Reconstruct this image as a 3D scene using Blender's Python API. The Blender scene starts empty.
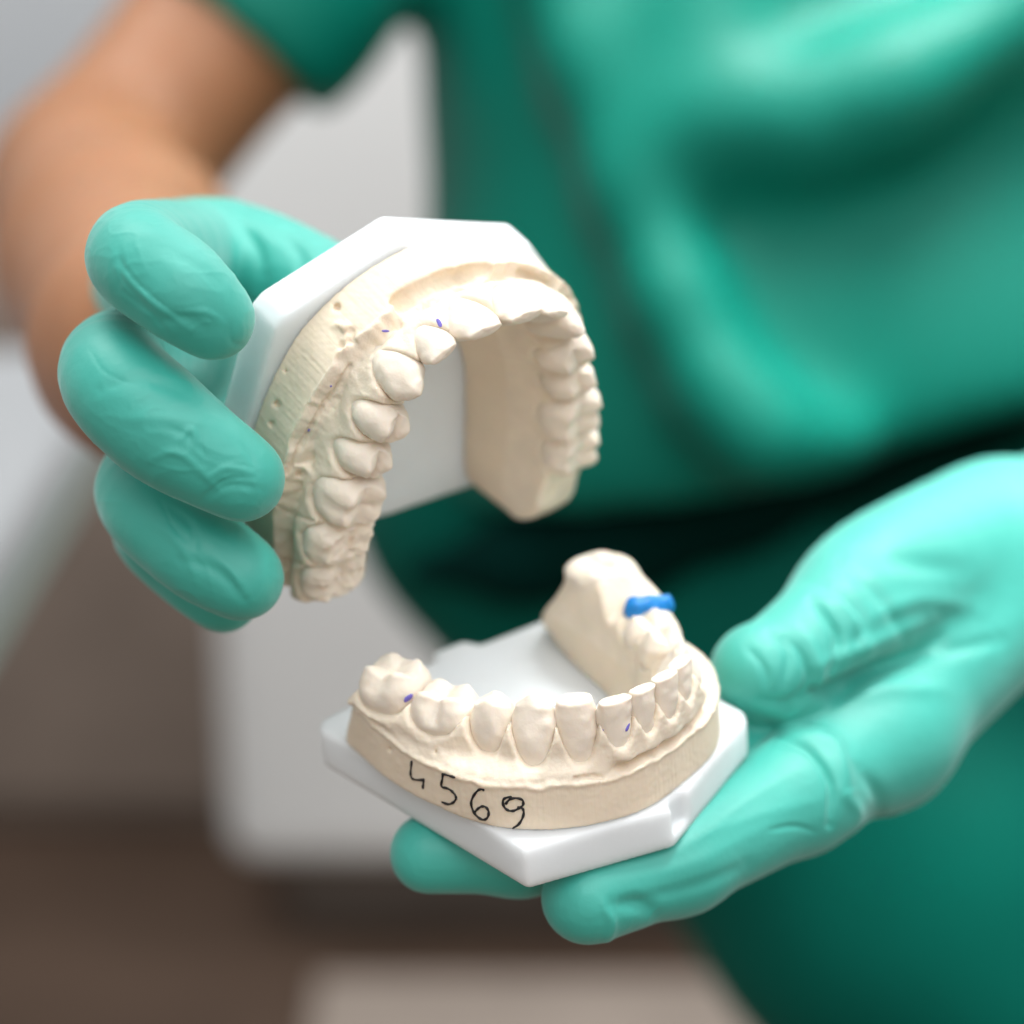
import bpy, math, random
import numpy as np
from mathutils import Matrix, Vector
from mathutils.bvhtree import BVHTree

# ------------------------------------------------------------------ basics
scene = bpy.context.scene
col = scene.collection
F = 2092.0                      # focal length in pixels of the 1024 px picture
PITCH = math.radians(20)
CAM_LOC = np.array([0.0, 0.0, 1.20])
RC = np.array([[1, 0, 0],
               [0, math.cos(math.pi/2-PITCH), -math.sin(math.pi/2-PITCH)],
               [0, math.sin(math.pi/2-PITCH), math.cos(math.pi/2-PITCH)]])

def cam2world(P):               # camera millimetres -> world metres
    return np.asarray(P, float) @ RC.T * 0.001 + CAM_LOC
def px(x, y, Z):                # pixel + depth (mm) -> camera millimetres
    return np.array([(x-512)/F*Z, (512-y)/F*Z, -Z])
def pxw(x, y, Z): return cam2world(px(x, y, Z))

def sstep(a, b, x):
    t = np.clip((x-a)/(b-a), 0, 1); return t*t*(3-2*t)

_rng = np.random.RandomState(7)
_perm = _rng.rand(64, 64, 64).astype(np.float32)
def vnoise(P):                  # smooth value noise, about -1..1
    P = np.asarray(P, float); i = np.floor(P).astype(int); f = P-i; f = f*f*(3-2*f)
    r = 0
    for dx in (0, 1):
        wx = f[..., 0] if dx else 1-f[..., 0]
        for dy in (0, 1):
            wy = f[..., 1] if dy else 1-f[..., 1]
            for dz in (0, 1):
                wz = f[..., 2] if dz else 1-f[..., 2]
                r = r + wx*wy*wz*_perm[(i[..., 0]+dx) % 64, (i[..., 1]+dy) % 64, (i[..., 2]+dz) % 64]
    return r*2-1
def fbm(P, o=3):
    r = 0; a = 1; P = np.asarray(P, float)
    for k in range(o):
        r = r + a*vnoise(P+17.3*k); P = P*2.03; a *= .5
    return r

# ------------------------------------------------------------------ meshes
def np_mesh(name, V, Q, mat, smooth=True):
    me = bpy.data.meshes.new(name)
    V = np.asarray(V, np.float32)
    if isinstance(Q, np.ndarray):
        n = Q.shape[1]
        me.vertices.add(len(V)); me.vertices.foreach_set('co', V.ravel())
        me.loops.add(Q.size); me.loops.foreach_set('vertex_index', Q.astype(np.int32).ravel())
        me.polygons.add(len(Q))
        me.polygons.foreach_set('loop_start', np.arange(0, Q.size, n, dtype=np.int32))
        me.update(calc_edges=True)
    else:
        me.from_pydata([tuple(map(float, v)) for v in V], [], Q); me.update()
    me.validate()
    if smooth: me.polygons.foreach_set('use_smooth', np.ones(len(me.polygons), bool))
    me.materials.append(mat)
    return me
def link(name, me, parent=None):
    o = bpy.data.objects.new(name, me); col.objects.link(o)
    if parent: o.parent = parent
    return o
def tag(o, label=None, cat=None, group=None, kind=None):
    for k, v in (('label', label), ('category', cat), ('group', group), ('kind', kind)):
        if v: o[k] = v
    return o
def empty(name, label, cat, M=None, loc=None):
    o = bpy.data.objects.new(name, None); col.objects.link(o)
    o.empty_display_size = .02
    if M is not None: o.matrix_world = M
    if loc is not None: o.location = loc
    return tag(o, label, cat)

class Grid:
    def __init__(s, lo, hi, h):
        s.lo = np.array(lo, float); s.h = h
        s.n = np.ceil((np.array(hi)-s.lo)/h).astype(int)+1
        s.ax = [s.lo[k]+h*np.arange(s.n[k]) for k in range(3)]
        s.f = np.full(s.n, 12.0, np.float32)
    def box(s, lo, hi):
        a = np.clip(np.floor((np.array(lo)-s.lo)/s.h).astype(int), 0, s.n)
        b = np.clip(np.ceil((np.array(hi)-s.lo)/s.h).astype(int)+1, 0, s.n)
        sl = tuple(slice(a[k], b[k]) for k in range(3))
        g = np.meshgrid(*[s.ax[k][sl[k]] for k in range(3)], indexing='ij', sparse=True)
        return sl, g
def smin(a, b, k):
    if k <= 0: return np.minimum(a, b)
    h = np.maximum(k-np.abs(a-b), 0)/k
    return np.minimum(a, b)-h*h*k*.25
def smax(a, b, k): return -smin(-a, -b, k)
def cone_d(g, a, b, ra, rb, flat=None):
    X, Y, Z = g; d = b-a; L = max(d@d, 1e-9)
    t = np.clip(((X-a[0])*d[0]+(Y-a[1])*d[1]+(Z-a[2])*d[2])/L, 0, 1)
    qx, qy, qz = X-a[0]-t*d[0], Y-a[1]-t*d[1], Z-a[2]-t*d[2]
    return np.sqrt(qx*qx+qy*qy+qz*qz)-(ra+(rb-ra)*t)
def chain(G, pts, k, op='union', fld=None):
    """pts: list of (xyz, radius); smooth-unite (or cut) a tapering tube"""
    fld = G.f if fld is None else fld
    for (a, ra), (b, rb) in zip(pts[:-1], pts[1:]):
        a = np.array(a, float); b = np.array(b, float); m = max(ra, rb)+12+k
        sl, g = G.box(np.minimum(a, b)-m, np.maximum(a, b)+m)
        if min(x.stop-x.start for x in sl) < 1: continue
        d = cone_d(g, a, b, ra, rb)
        fld[sl] = smin(fld[sl], d, k) if op == 'union' else smax(fld[sl], -d, k)
    return fld
def nets(G, smooth=1):
    """surface nets: the zero surface of the sampled field as a quad mesh"""
    f = G.f; n = np.array(f.shape); s = f < 0
    c = np.zeros(n-1, np.uint8)
    for dx in (0, 1):
        for dy in (0, 1):
            for dz in (0, 1):
                c += s[dx:n[0]-1+dx, dy:n[1]-1+dy, dz:n[2]-1+dz]
    act = (c > 0) & (c < 8); I = np.argwhere(act)
    idx = -np.ones(n-1, np.int64); idx[act] = np.arange(len(I))
    acc = np.zeros((len(I), 3)); cnt = np.zeros(len(I))
    cs = [(a, b, d) for a in (0, 1) for b in (0, 1) for d in (0, 1)]
    for p in cs:
        for ax in range(3):
            if p[ax]: continue
            q = list(p); q[ax] = 1
            fa = f[tuple((I+p).T)]; fb = f[tuple((I+q).T)]
            m = (fa < 0) != (fb < 0); t = np.where(m, fa/np.where(m, fa-fb, 1), 0)
            P = np.tile(np.array(p, float), (len(I), 1)); P[:, ax] += t
            acc += P*m[:, None]; cnt += m
    V = (I+acc/cnt[:, None])*G.h+G.lo
    Q = []
    for ax in range(3):
        u, v = (ax+1) % 3, (ax+2) % 3
        sl0 = [slice(None)]*3; sl1 = [slice(None)]*3
        sl0[ax] = slice(0, -1); sl1[ax] = slice(1, None)
        A, B = s[tuple(sl0)], s[tuple(sl1)]
        E = np.argwhere(A != B)
        ok = (E[:, u] > 0) & (E[:, v] > 0) & (E[:, u] < n[u]-1) & (E[:, v] < n[v]-1)
        E = E[ok]; flip = B[tuple(E.T)]
        def id_(du, dv):
            e = E.copy(); e[:, u] -= du; e[:, v] -= dv; return idx[tuple(e.T)]
        q = np.stack([id_(1, 1), id_(0, 1), id_(0, 0), id_(1, 0)], 1)
        q[flip] = q[flip][:, ::-1]; Q.append(q)
    Q = np.concatenate(Q)
    lab = np.arange(len(V))           # keep only the largest connected shell
    while True:
        m = lab[Q].min(1); new = lab.copy()
        for i in range(4): np.minimum.at(new, Q[:, i], m)
        new = new[new]
        if (new == lab).all(): break
        lab = new
    big = np.bincount(lab).argmax(); keep = lab == big
    Q = Q[keep[Q[:, 0]]]; re = np.cumsum(keep)-1; V = V[keep]; Q = re[Q]
    for _ in range(smooth): V = relax(V, Q, .5)
    return V, Q
def relax(V, Q, a):
    S = np.zeros_like(V); C = np.zeros(len(V)); k = Q.shape[1]
    for i in range(k):
        A, B = Q[:, i], Q[:, (i+1) % k]
        for d in range(3):
            S[:, d] += np.bincount(A, V[B, d], len(V))+np.bincount(B, V[A, d], len(V))
        C += np.bincount(A, minlength=len(V))+np.bincount(B, minlength=len(V))
    return V*(1-a)+a*S/np.maximum(C, 1)[:, None]
def subdiv(V, Q):
    E = np.concatenate([np.sort(np.stack([Q[:, i], Q[:, (i+1) % 4]], 1), 1) for i in range(4)])
    U, inv = np.unique(E[:, 0]*len(V)+E[:, 1], return_inverse=True)
    a, b = U//len(V), U % len(V); n = len(Q); e = inv.reshape(4, n).T+len(V); f = np.arange(n)+len(V)+len(U)
    W = np.concatenate([V, (V[a]+V[b])/2, V[Q].mean(1)])
    R = np.concatenate([np.stack([Q[:, i], e[:, i], f, e[:, i-1]], 1) for i in range(4)])
    return relax(relax(W, R, .5), R, .4), R
def normals(V, Q):
    n = np.cross(V[Q[:, 2]]-V[Q[:, 0]], V[Q[:, 3]]-V[Q[:, 1]])
    N = np.zeros_like(V)
    for i in range(4):
        for d in range(3): N[:, d] += np.bincount(Q[:, i], n[:, d], len(V))
    return N/np.maximum(np.linalg.norm(N, axis=1), 1e-12)[:, None]

def catmull(P, n, closed=False):
    P = np.array(P, float); out = []
    m = len(P)
    for i in range(m if closed else m-1):
        if closed: p0, p1, p2, p3 = P[i-1], P[i], P[(i+1) % m], P[(i+2) % m]
        else: p0, p1, p2, p3 = P[max(i-1, 0)], P[i], P[i+1], P[min(i+2, m-1)]
        for t in np.arange(n)/n:
            out.append(.5*(2*p1+(p2-p0)*t+(2*p0-5*p1+4*p2-p3)*t*t+(3*p1-p0-3*p2+p3)*t**3))
    if not closed: out.append(P[-1])
    return np.array(out)
def poly_sdf(P, X, Y):
    d = np.full(X.shape, 1e9); ins = np.zeros(X.shape, bool)
    for a, b in zip(P, np.roll(P, -1, 0)):
        e = b-a; L = e@e
        if L < 1e-12: continue
        t = np.clip(((X-a[0])*e[0]+(Y-a[1])*e[1])/L, 0, 1)
        d = np.minimum(d, (X-a[0]-t*e[0])**2+(Y-a[1]-t*e[1])**2)
        if a[1] != b[1]:
            c = ((a[1] > Y) != (b[1] > Y)) & (X < (b[0]-a[0])*(Y-a[1])/(b[1]-a[1])+a[0])
            ins ^= c
    d = np.sqrt(d); return np.where(ins, -d, d)

# ------------------------------------------------------------------ materials
def mat(name, base, rough=.6, spec=.5, sss=0, sssr=(1, .6, .4), sssc=.002, sheen=0, sheent=(1, 1, 1), sheenr=.5,
        var=0, varscale=60, bumps=(), coords='Object', trans=0):
    m = bpy.data.materials.new(name); m.use_nodes = True
    nt = m.node_tree; b = nt.nodes['Principled BSDF']
    b.inputs['Base Color'].default_value = (*base, 1); b.inputs['Roughness'].default_value = rough
    b.inputs['Specular IOR Level'].default_value = spec
    if sss:
        b.inputs['Subsurface Weight'].default_value = sss
        b.inputs['Subsurface Radius'].default_value = sssr
        b.inputs['Subsurface Scale'].default_value = sssc
    if sheen:
        b.inputs['Sheen Weight'].default_value = sheen; b.inputs['Sheen Tint'].default_value = (*sheent, 1)
        b.inputs['Sheen Roughness'].default_value = sheenr
    tc = nt.nodes.new('ShaderNodeTexCoord')
    if var:
        n = nt.nodes.new('ShaderNodeTexNoise'); n.inputs['Scale'].default_value = varscale; n.inputs['Detail'].default_value = 5
        nt.links.new(tc.outputs[coords], n.inputs['Vector'])
        r = nt.nodes.new('ShaderNodeValToRGB')
        r.color_ramp.elements[0].position = .3; r.color_ramp.elements[1].position = .7
        r.color_ramp.elements[0].color = (*[c*(1-var) for c in base], 1)
        r.color_ramp.elements[1].color = (*[min(1, c*(1+var)) for c in base], 1)
        nt.links.new(n.outputs['Fac'], r.inputs['Fac']); nt.links.new(r.outputs['Color'], b.inputs['Base Color'])
    prev = None
    for (scale, strength, dist, stretch) in bumps:
        mp = nt.nodes.new('ShaderNodeMapping'); mp.inputs['Scale'].default_value = stretch
        nt.links.new(tc.outputs[coords], mp.inputs['Vector'])
        n = nt.nodes.new('ShaderNodeTexNoise'); n.inputs['Scale'].default_value = scale; n.inputs['Detail'].default_value = 4
        nt.links.new(mp.outputs['Vector'], n.inputs['Vector'])
        bp = nt.nodes.new('ShaderNodeBump'); bp.inputs['Strength'].default_value = strength; bp.inputs['Distance'].default_value = dist
        nt.links.new(n.outputs['Fac'], bp.inputs['Height'])
        if prev: nt.links.new(prev.outputs['Normal'], bp.inputs['Normal'])
        prev = bp
    if prev: nt.links.new(prev.outputs['Normal'], b.inputs['Normal'])
    return m

PL = (.82, .71, .575)
M_plaster = mat('plaster', PL, .62, .35, sss=.25, sssr=(1, .55, .28), sssc=.0012, var=.09, varscale=130,
                bumps=((900, .34, .0004, (1, 1, 1)), (2600, .22, .0002, (1, 1, 1))))
M_base = mat('trimmed_plaster', (.80, .68, .535), .7, .3, sss=.25, sssr=(1, .55, .28), sssc=.0012, var=.05, varscale=70,
             bumps=((1300, .22, .0004, (1, 1, .06)), (1500, .12, .0003, (1, 1, 1))))
M_tooth = mat('tooth_plaster', (.83, .735, .625), .55, .35, sss=.3, sssr=(1, .6, .32), sssc=.0012, var=.07, varscale=150,
              bumps=((700, .24, .0004, (1, 1, 1)), (2600, .16, .0002, (1, 1, 1))))
M_plate = mat('white_plastic', (.76, .79, .815), .45, .4, sss=.8, sssr=(1, 1, 1), sssc=.008, var=.03, varscale=50,
              bumps=((260, .12, .0006, (1, 1, 1)), (1500, .1, .0002, (.15, 1, 1))))
M_glove = mat('nitrile_glove', (.03, .385, .312), .55, .8, sss=.08, sssr=(.3, 1, .8), sssc=.002, sheen=.3, sheent=(.85, 1, .98), sheenr=.45,
              var=.06, varscale=40, bumps=((420, .18, .0006, (1, 1, 1)), (2500, .06, .0002, (1, 1, 1))))
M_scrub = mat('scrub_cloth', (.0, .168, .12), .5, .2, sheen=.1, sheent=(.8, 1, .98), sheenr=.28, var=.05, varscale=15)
M_hem_shade = mat('hem_shade', (.0, .016, .013), .9, .05)  # near-black colour that puts in the shade below the shirt
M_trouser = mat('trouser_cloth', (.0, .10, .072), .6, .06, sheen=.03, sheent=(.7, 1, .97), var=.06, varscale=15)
M_skin = mat('skin', (.34, .152, .072), .5, .4, sss=.3, sssr=(1, .35, .2), sssc=.006, var=.16, varscale=14)
M_ink = mat('black_ink', (.012, .011, .012), .5, .4)
M_purple = mat('purple_ink', (.17, .14, .52), .6, .3)
M_blue = mat('blue_wax', (.0, .20, .56), .4, .5, sss=.2, sssr=(.2, .5, 1), sssc=.002)
M_white = mat('white_lacquer', (.84, .85, .85), .45, .4, var=.02, varscale=4)
M_counter = mat('counter_laminate', (.40, .41, .42), .5, .3, var=.02, varscale=4)
M_wall = mat('wall_paint', (.66, .69, .72), .8, .2, var=.02, varscale=2)
M_brown = mat('brown_laminate', (.27, .215, .18), .6, .3, var=.15, varscale=5)
M_dark = mat('dark_kick', (.17, .14, .12), .7, .2, var=.1, varscale=8)
M_rug = mat('pale_mat', (.42, .35, .30), .8, .2, var=.1, varscale=8)
M_floor = mat('dark_wood_floor', (.12, .078, .056), .5, .4, var=.12, varscale=6)
M_steel = mat('metal_trim', (.35, .5, .45), .4, .5)

# ------------------------------------------------------------------ dental casts
POSE = {
 'lower': (np.array([[-0.7104, 0.6995, -0.0782], [-0.3199, -0.2219, 0.9211], [0.627, 0.6793, 0.3813]]), np.array([24.83, -28.96, -353.15])),
 'upper': (np.array([[0.7822, 0.1539, 0.6037], [0.3237, 0.7276, -0.6048], [-0.5323, 0.6685, 0.5193]]), np.array([-0.53, 32.6, -353.05])),
}
def unp(which, x, y, h):        # pixel -> model millimetres on the plane z=h
    R, t = POSE[which]; d = np.array([(x-512)/F, (512-y)/F, -1.]); n = R[:, 2]
    s = ((t+n*h)@n)/(d@n); return R.T@(d*s-t)
def rayo(which, x, y):          # picture ray in model space
    R, t = POSE[which]; d = np.array([(x-512)/F, (512-y)/F, -1.])
    return R.T@(-t), R.T@(d/np.linalg.norm(d))

PROF = {  # per height 0..1 : half widths along and across the arch
 'incisor': ([.74, .86, .95, 1., .97], [1., .93, .74, .50, .26], 2.6),
 'canine':  ([.78, .92, 1., .90, .55], [1., 1., .86, .62, .34], 2.3),
 'upinc':   ([.80, .92, .99, .98, .80], [1., 1., .88, .62, .30], 2.05),
 'lowinc':  ([.84, .90, .96, 1., .97], [1., .95, .80, .62, .42], 2.7),
 'cuspid':  ([.84, .94, 1., .97, .76], [1., 1., .9, .7, .42], 2.3),
 'mound':   ([1., 1., .96, .86, .58], [1., 1., .96, .84, .52], 2.3),
 'stump':   ([.82, .92, .98, .96, .80], [.95, .95, .85, .72, .55], 2.5),
 'premolar':([.80, .93, 1., .97, .80], [.88, 1., 1., .86, .58], 2.3),
 'molar':   ([.86, .96, 1., .97, .82], [.90, 1., 1., .90, .70], 2.9),
}
def tooth_mesh(T, seed):
    """crown as lofted cross-sections closed by a cusped cap"""
    kind = T['kind']; A, B, ex = PROF[kind]; md, bl = T['md']/2, T['bl']/2
    out = np.array([math.cos(T['ang']), math.sin(T['ang'])]); al = np.array([-out[1], out[0]])
    zn, zt = T['neck']-3.0, T['top']; nth, nt, nc = 56, 26, 12
    th = np.linspace(0, 2*math.pi, nth, endpoint=False)
    cu = np.sign(np.cos(th))*np.abs(np.cos(th))**(2/ex); cv = np.sign(np.sin(th))*np.abs(np.sin(th))**(2/ex)
    rows = []
    tt = np.linspace(0, 1, nt)
    def cap(u, v):
        z = 0*u
        for (cx, cy, h, r) in T['cusps']: z = z+h*np.exp(-((u-cx*md)**2+(v-cy*bl)**2)/(r*r))
        for (ux, uy, vx, vy, h, r) in T.get('grooves', ()):
            a = np.array([ux*md, uy*bl]); e = np.array([vx*md, vy*bl])-a; L = e@e
            s = np.clip(((u-a[0])*e[0]+(v-a[1])*e[1])/L, 0, 1)
            z = z-h*np.exp(-((u-a[0]-s*e[0])**2+(v-a[1]-s*e[1])**2)/(r*r))
        return z
    xs = np.linspace(0, 1, 5)
    def prof(c, t): return np.interp(t, np.linspace(0, 1, 33), catmull(np.stack([xs, c], 1), 8)[:, 1])
    for t in tt:
        tc_ = max(0, (t*(zt-zn)-3.0)/(zt-zn-3.0))
        a, b = prof(A, tc_)*md, prof(B, tc_)*bl
        sh = 1-.35*sstep(0, 3, T['neck']-(zn+(zt-zn)*t)); a, b = a*sh, b*sh
        u, v = cu*a, cv*b
        if T.get('lobes'):
            v = v-np.where(v > 0, 1, .3)*T['lobes']*np.exp(-(u/(.22*md))**2)*np.sign(v)*sstep(.15, .8, tc_)
        v = v+T['lean']*(tc_-1)
        z = zn+(zt-zn)*t+0*u
        w = sstep(.45, 1., t); z = z+w*cap(u, v)
        rows.append(np.stack([u, v, z], 1))
    a, b = prof(A, 1)*md, prof(B, 1)*bl; last = rows[-1]
    for j in range(1, nc+1):
        s = 1-j/nc; rim = math.sqrt(max(0, 1-s*s))
        u, v = last[:, 0]*s, last[:, 1]*s
        dome = T.get('dome', .5)*rim
        if s == 0: u, v = np.zeros(1), np.zeros(1)
        rows.append(np.stack([u, v, zt+cap(u, v)+dome+0*u], 1))
    V = np.concatenate(rows)
    V = V+0
    n = fbm(V*.35+seed*9.7, 3)[:, None]*np.array([.22, .22, .12])
    V = V+n*sstep(0, 1, (V[:, 2:3]-zn))
    V[:, 2] += .10*vnoise(V*1.3+seed*3.1)+T.get('rough', 0)*sstep(-3, 0, V[:, 2]-zt)*fbm(V*.9+seed, 3)
    Q = []
    R = len(rows)-1
    for j in range(R-1):
        for i in range(nth):
            Q.append((j*nth+i, j*nth+(i+1) % nth, (j+1)*nth+(i+1) % nth, (j+1)*nth+i))
    c = len(V)-1
    for i in range(nth): Q.append(((R-1)*nth+i, (R-1)*nth+(i+1) % nth, c))
    Q.append(tuple(reversed(range(nth))))
    W = np.zeros_like(V); ce = np.array(T['c'])
    W[:, :2] = ce+V[:, :1]*al+V[:, 1:2]*out; W[:, 2] = V[:, 2]
    return W, Q

MOL = [(-.48, .55, 1.5, 2.0), (.48, .55, 1.4, 2.0), (-.48, -.55, 1.3, 2.0), (.48, -.55, 1.2, 2.0)]
MGR = [(-.8, 0, .8, 0, .5, .8), (0, -.3, 0, .9, .5, .6)]
WORN = [(-.48, .55, .9, 2.2), (.48, .55, .7, 2.2), (-.48, -.55, .8, 2.2), (.45, -.55, .5, 2.2)]
PRE = [(0, .52, 1.7, 1.9), (0, -.55, 1.1, 1.7)]
PGR = [(-.7, 0, .7, 0, .7, .55)]
def make_teeth(rows):
    out = []
    for (x, y, ang, kind, md, bl, neck, top, lean, kw) in rows:
        a = math.radians(ang); o = np.array([math.cos(a), math.sin(a)])
        inset = {'upinc': .1, 'lowinc': .1, 'cuspid': .14, 'canine': .12, 'stump': .2, 'premolar': .27, 'molar': .27, 'mound': .27}[kind]*bl
        T = dict(c=np.array([x, y])-o*inset, ang=a, kind=kind, md=md, bl=bl, neck=neck, lean=lean)
        cus = {'upinc': [(-.7, 0, -.25, 1.2), (.55, 0, .1, 1.2)], 'lowinc': [(-.6, 0, .15, 1.), (.65, 0, -.15, 1.)], 'cuspid': [(-.1, .05, 1.5, 1.7)], 'canine': [(0, .05, 1.4, 1.5)], 'stump': [(.2, 0, -.5, 1.2)],
               'premolar': PRE, 'molar': MOL, 'mound': MOL}[kind]
        hm = {'upinc': .4, 'lowinc': .2, 'cuspid': 1.7, 'canine': 1.6, 'stump': .2, 'premolar': 1.6, 'molar': 1.4, 'mound': 1.2}[kind]
        T['cusps'] = cus; T['grooves'] = {'premolar': PGR, 'molar': MGR}.get(kind, ())
        T['dome'] = {'upinc': .4, 'lowinc': .15, 'cuspid': .5, 'canine': .4, 'stump': .3}.get(kind, .1)
        T['lobes'] = {'molar': .45, 'incisor': .0}.get(kind, 0)
        T['top'] = top-hm
        T.update(kw); out.append(T)
    return out

UP_T = make_teeth([
 (-4.6, -.6, 92, 'upinc', 9.0, 7.4, -8.4, .1, 2.6, {}), (4.6, -.6, 88, 'upinc', 9.0, 7.4, -8.4, .0, 2.6, {}),
 (-12.4, -3.4, 112, 'upinc', 7.0, 6.8, -7.4, -.7, 2.2, {}), (12.4, -3.2, 68, 'upinc', 7.2, 6.6, -7.8, -.4, 2.2, {}),
 (-18.6, -8.8, 140, 'canine', 8.2, 8.8, -9.2, .7, 1.6, {}), (18.4, -8.6, 42, 'canine', 8.0, 8.4, -9, .6, 1.6, {}),
 (-22.9, -16.6, 156, 'premolar', 7.2, 9.9, -8.4, .1, .2, {}), (22.7, -16.4, 24, 'premolar', 7.2, 9.6, -8, .1, .6, {}),
 (-25.5, -24.2, 164, 'premolar', 7.1, 10.0, -8.6, -.1, .0, {}), (25.3, -24.0, 16, 'premolar', 7.0, 9.6, -8, -.1, .5, {}),
 (-28.2, -33.0, 170, 'molar', 10.2, 12.4, -8.6, -.1, .0, {}), (28.0, -33.0, 10, 'molar', 10.6, 11.6, -8, -.2, .4, {}),
 (-29.8, -42.6, 176, 'molar', 9.8, 13.6, -7.4, -.9, .0, {'rough': .5, 'cusps': WORN, 'grooves': ((-.5, 0, .5, 0, .4, .8),)}), (30.0, -43.2, 5, 'molar', 9.6, 11.2, -7.0, -.6, .2, {}),
 (-29.6, -52.4, 184, 'molar', 10.4, 13.4, -7.0, -1.6, .0, {'rough': .5, 'cusps': WORN, 'grooves': ((-.5, 0, .5, 0, .3, .8),)}),
])
LO_T = make_teeth([
 (2.9, -.7, 88, 'lowinc', 5.7, 6.2, -8.2, .0, 2.2, {}), (-2.9, -.7, 92, 'lowinc', 5.7, 6.2, -8.0, .2, 2.2, {}),
 (8.7, -1.7, 74, 'lowinc', 6.2, 6.6, -8.4, .0, 2.0, {}), (-8.6, -2.2, 106, 'lowinc', 6.1, 6.4, -7.2, .0, 2.0, {}),
 (13.8, -6.2, 52, 'stump', 7.3, 8.4, -10.6, .3, 1.2, {}), (-13.9, -6.2, 130, 'canine', 7.4, 8.0, -8, .3, .8, {}),
 (18.1, -12.3, 34, 'cuspid', 8.2, 9.0, -10.4, .6, .4, {}), (-18.6, -13.0, 150, 'premolar', 7.6, 8.2, -7, .0, .4, {}),
 (22.2, -19.0, 26, 'premolar', 7.9, 9.0, -9.0, -.1, .2, {}), (-22.2, -20.4, 158, 'premolar', 7.6, 8.4, -6.4, -.6, .3, {}),
 (25.8, -28.0, 16, 'molar', 11.4, 10.4, -7.0, -.3, .1, {'lobes': 1.7}),
 (27.6, -39.4, 10, 'molar', 11.8, 11.4, -5.6, 1.8, .0, {'pap': -3.2}), (-28.4, -37.2, 168, 'mound', 12.8, 11.8, 1.2, 4.4, .0, {'pap': 2.4, 'cusps': WORN, 'grooves': ((-.5, 0, .5, 0, .6, 1.2),)}),
])
CFG = {
 'upper': dict(H=-24, teeth=UP_T, ledge=-13.4, tilt=0, inter=-3.6, flush=-.15,
   outer=[(-31.5, -64), (-33.8, -46), (-33.4, -31), (-30, -19), (-24, -9), (-13, -1.8), (0, .8), (13, -1.8), (24, -9), (31, -19),
          (34, -32), (34.6, -48), (34.5, -62), (33, -72), (22, -72), (17, -62), (10, -50), (-10, -50), (-18, -57), (-22, -64), (-28, -66)],
   inner=[(-22, -90), (-20, -62), (-14.5, -36), (-10.5, -25), (-5.5, -18.5), (0, -16.5), (5.5, -18.5), (10.5, -25), (14.5, -36), (18.8, -61), (23, -70), (24, -90)]),
 'lower': dict(H=-22, teeth=LO_T, ledge=-13.0, tilt=.1, inter=-3.2, flush=.62,
   outer=[(27, -56), (29, -46), (30.4, -38), (30.4, -29), (28.4, -17), (22.7, -8.3), (14, -2.3), (4.4, .4), (-7, -.6), (-17, -3.0), (-24.4, -8.5), (-30, -17),
          (-31.6, -29), (-32.4, -40), (-32.4, -50), (-33, -60), (-26, -60), (-17, -50), (-8, -40), (8, -40), (15, -50), (24, -60)],
   inner=[(-36, -90), (-31.5, -58), (-23.6, -47), (-20.0, -39), (-17.6, -31), (-13.5, -23), (-7, -16), (0, -13.5), (7, -16), (13.5, -23), (17.6, -31), (20, -39), (22.8, -47), (26.5, -58), (30, -90)]),
}
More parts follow.
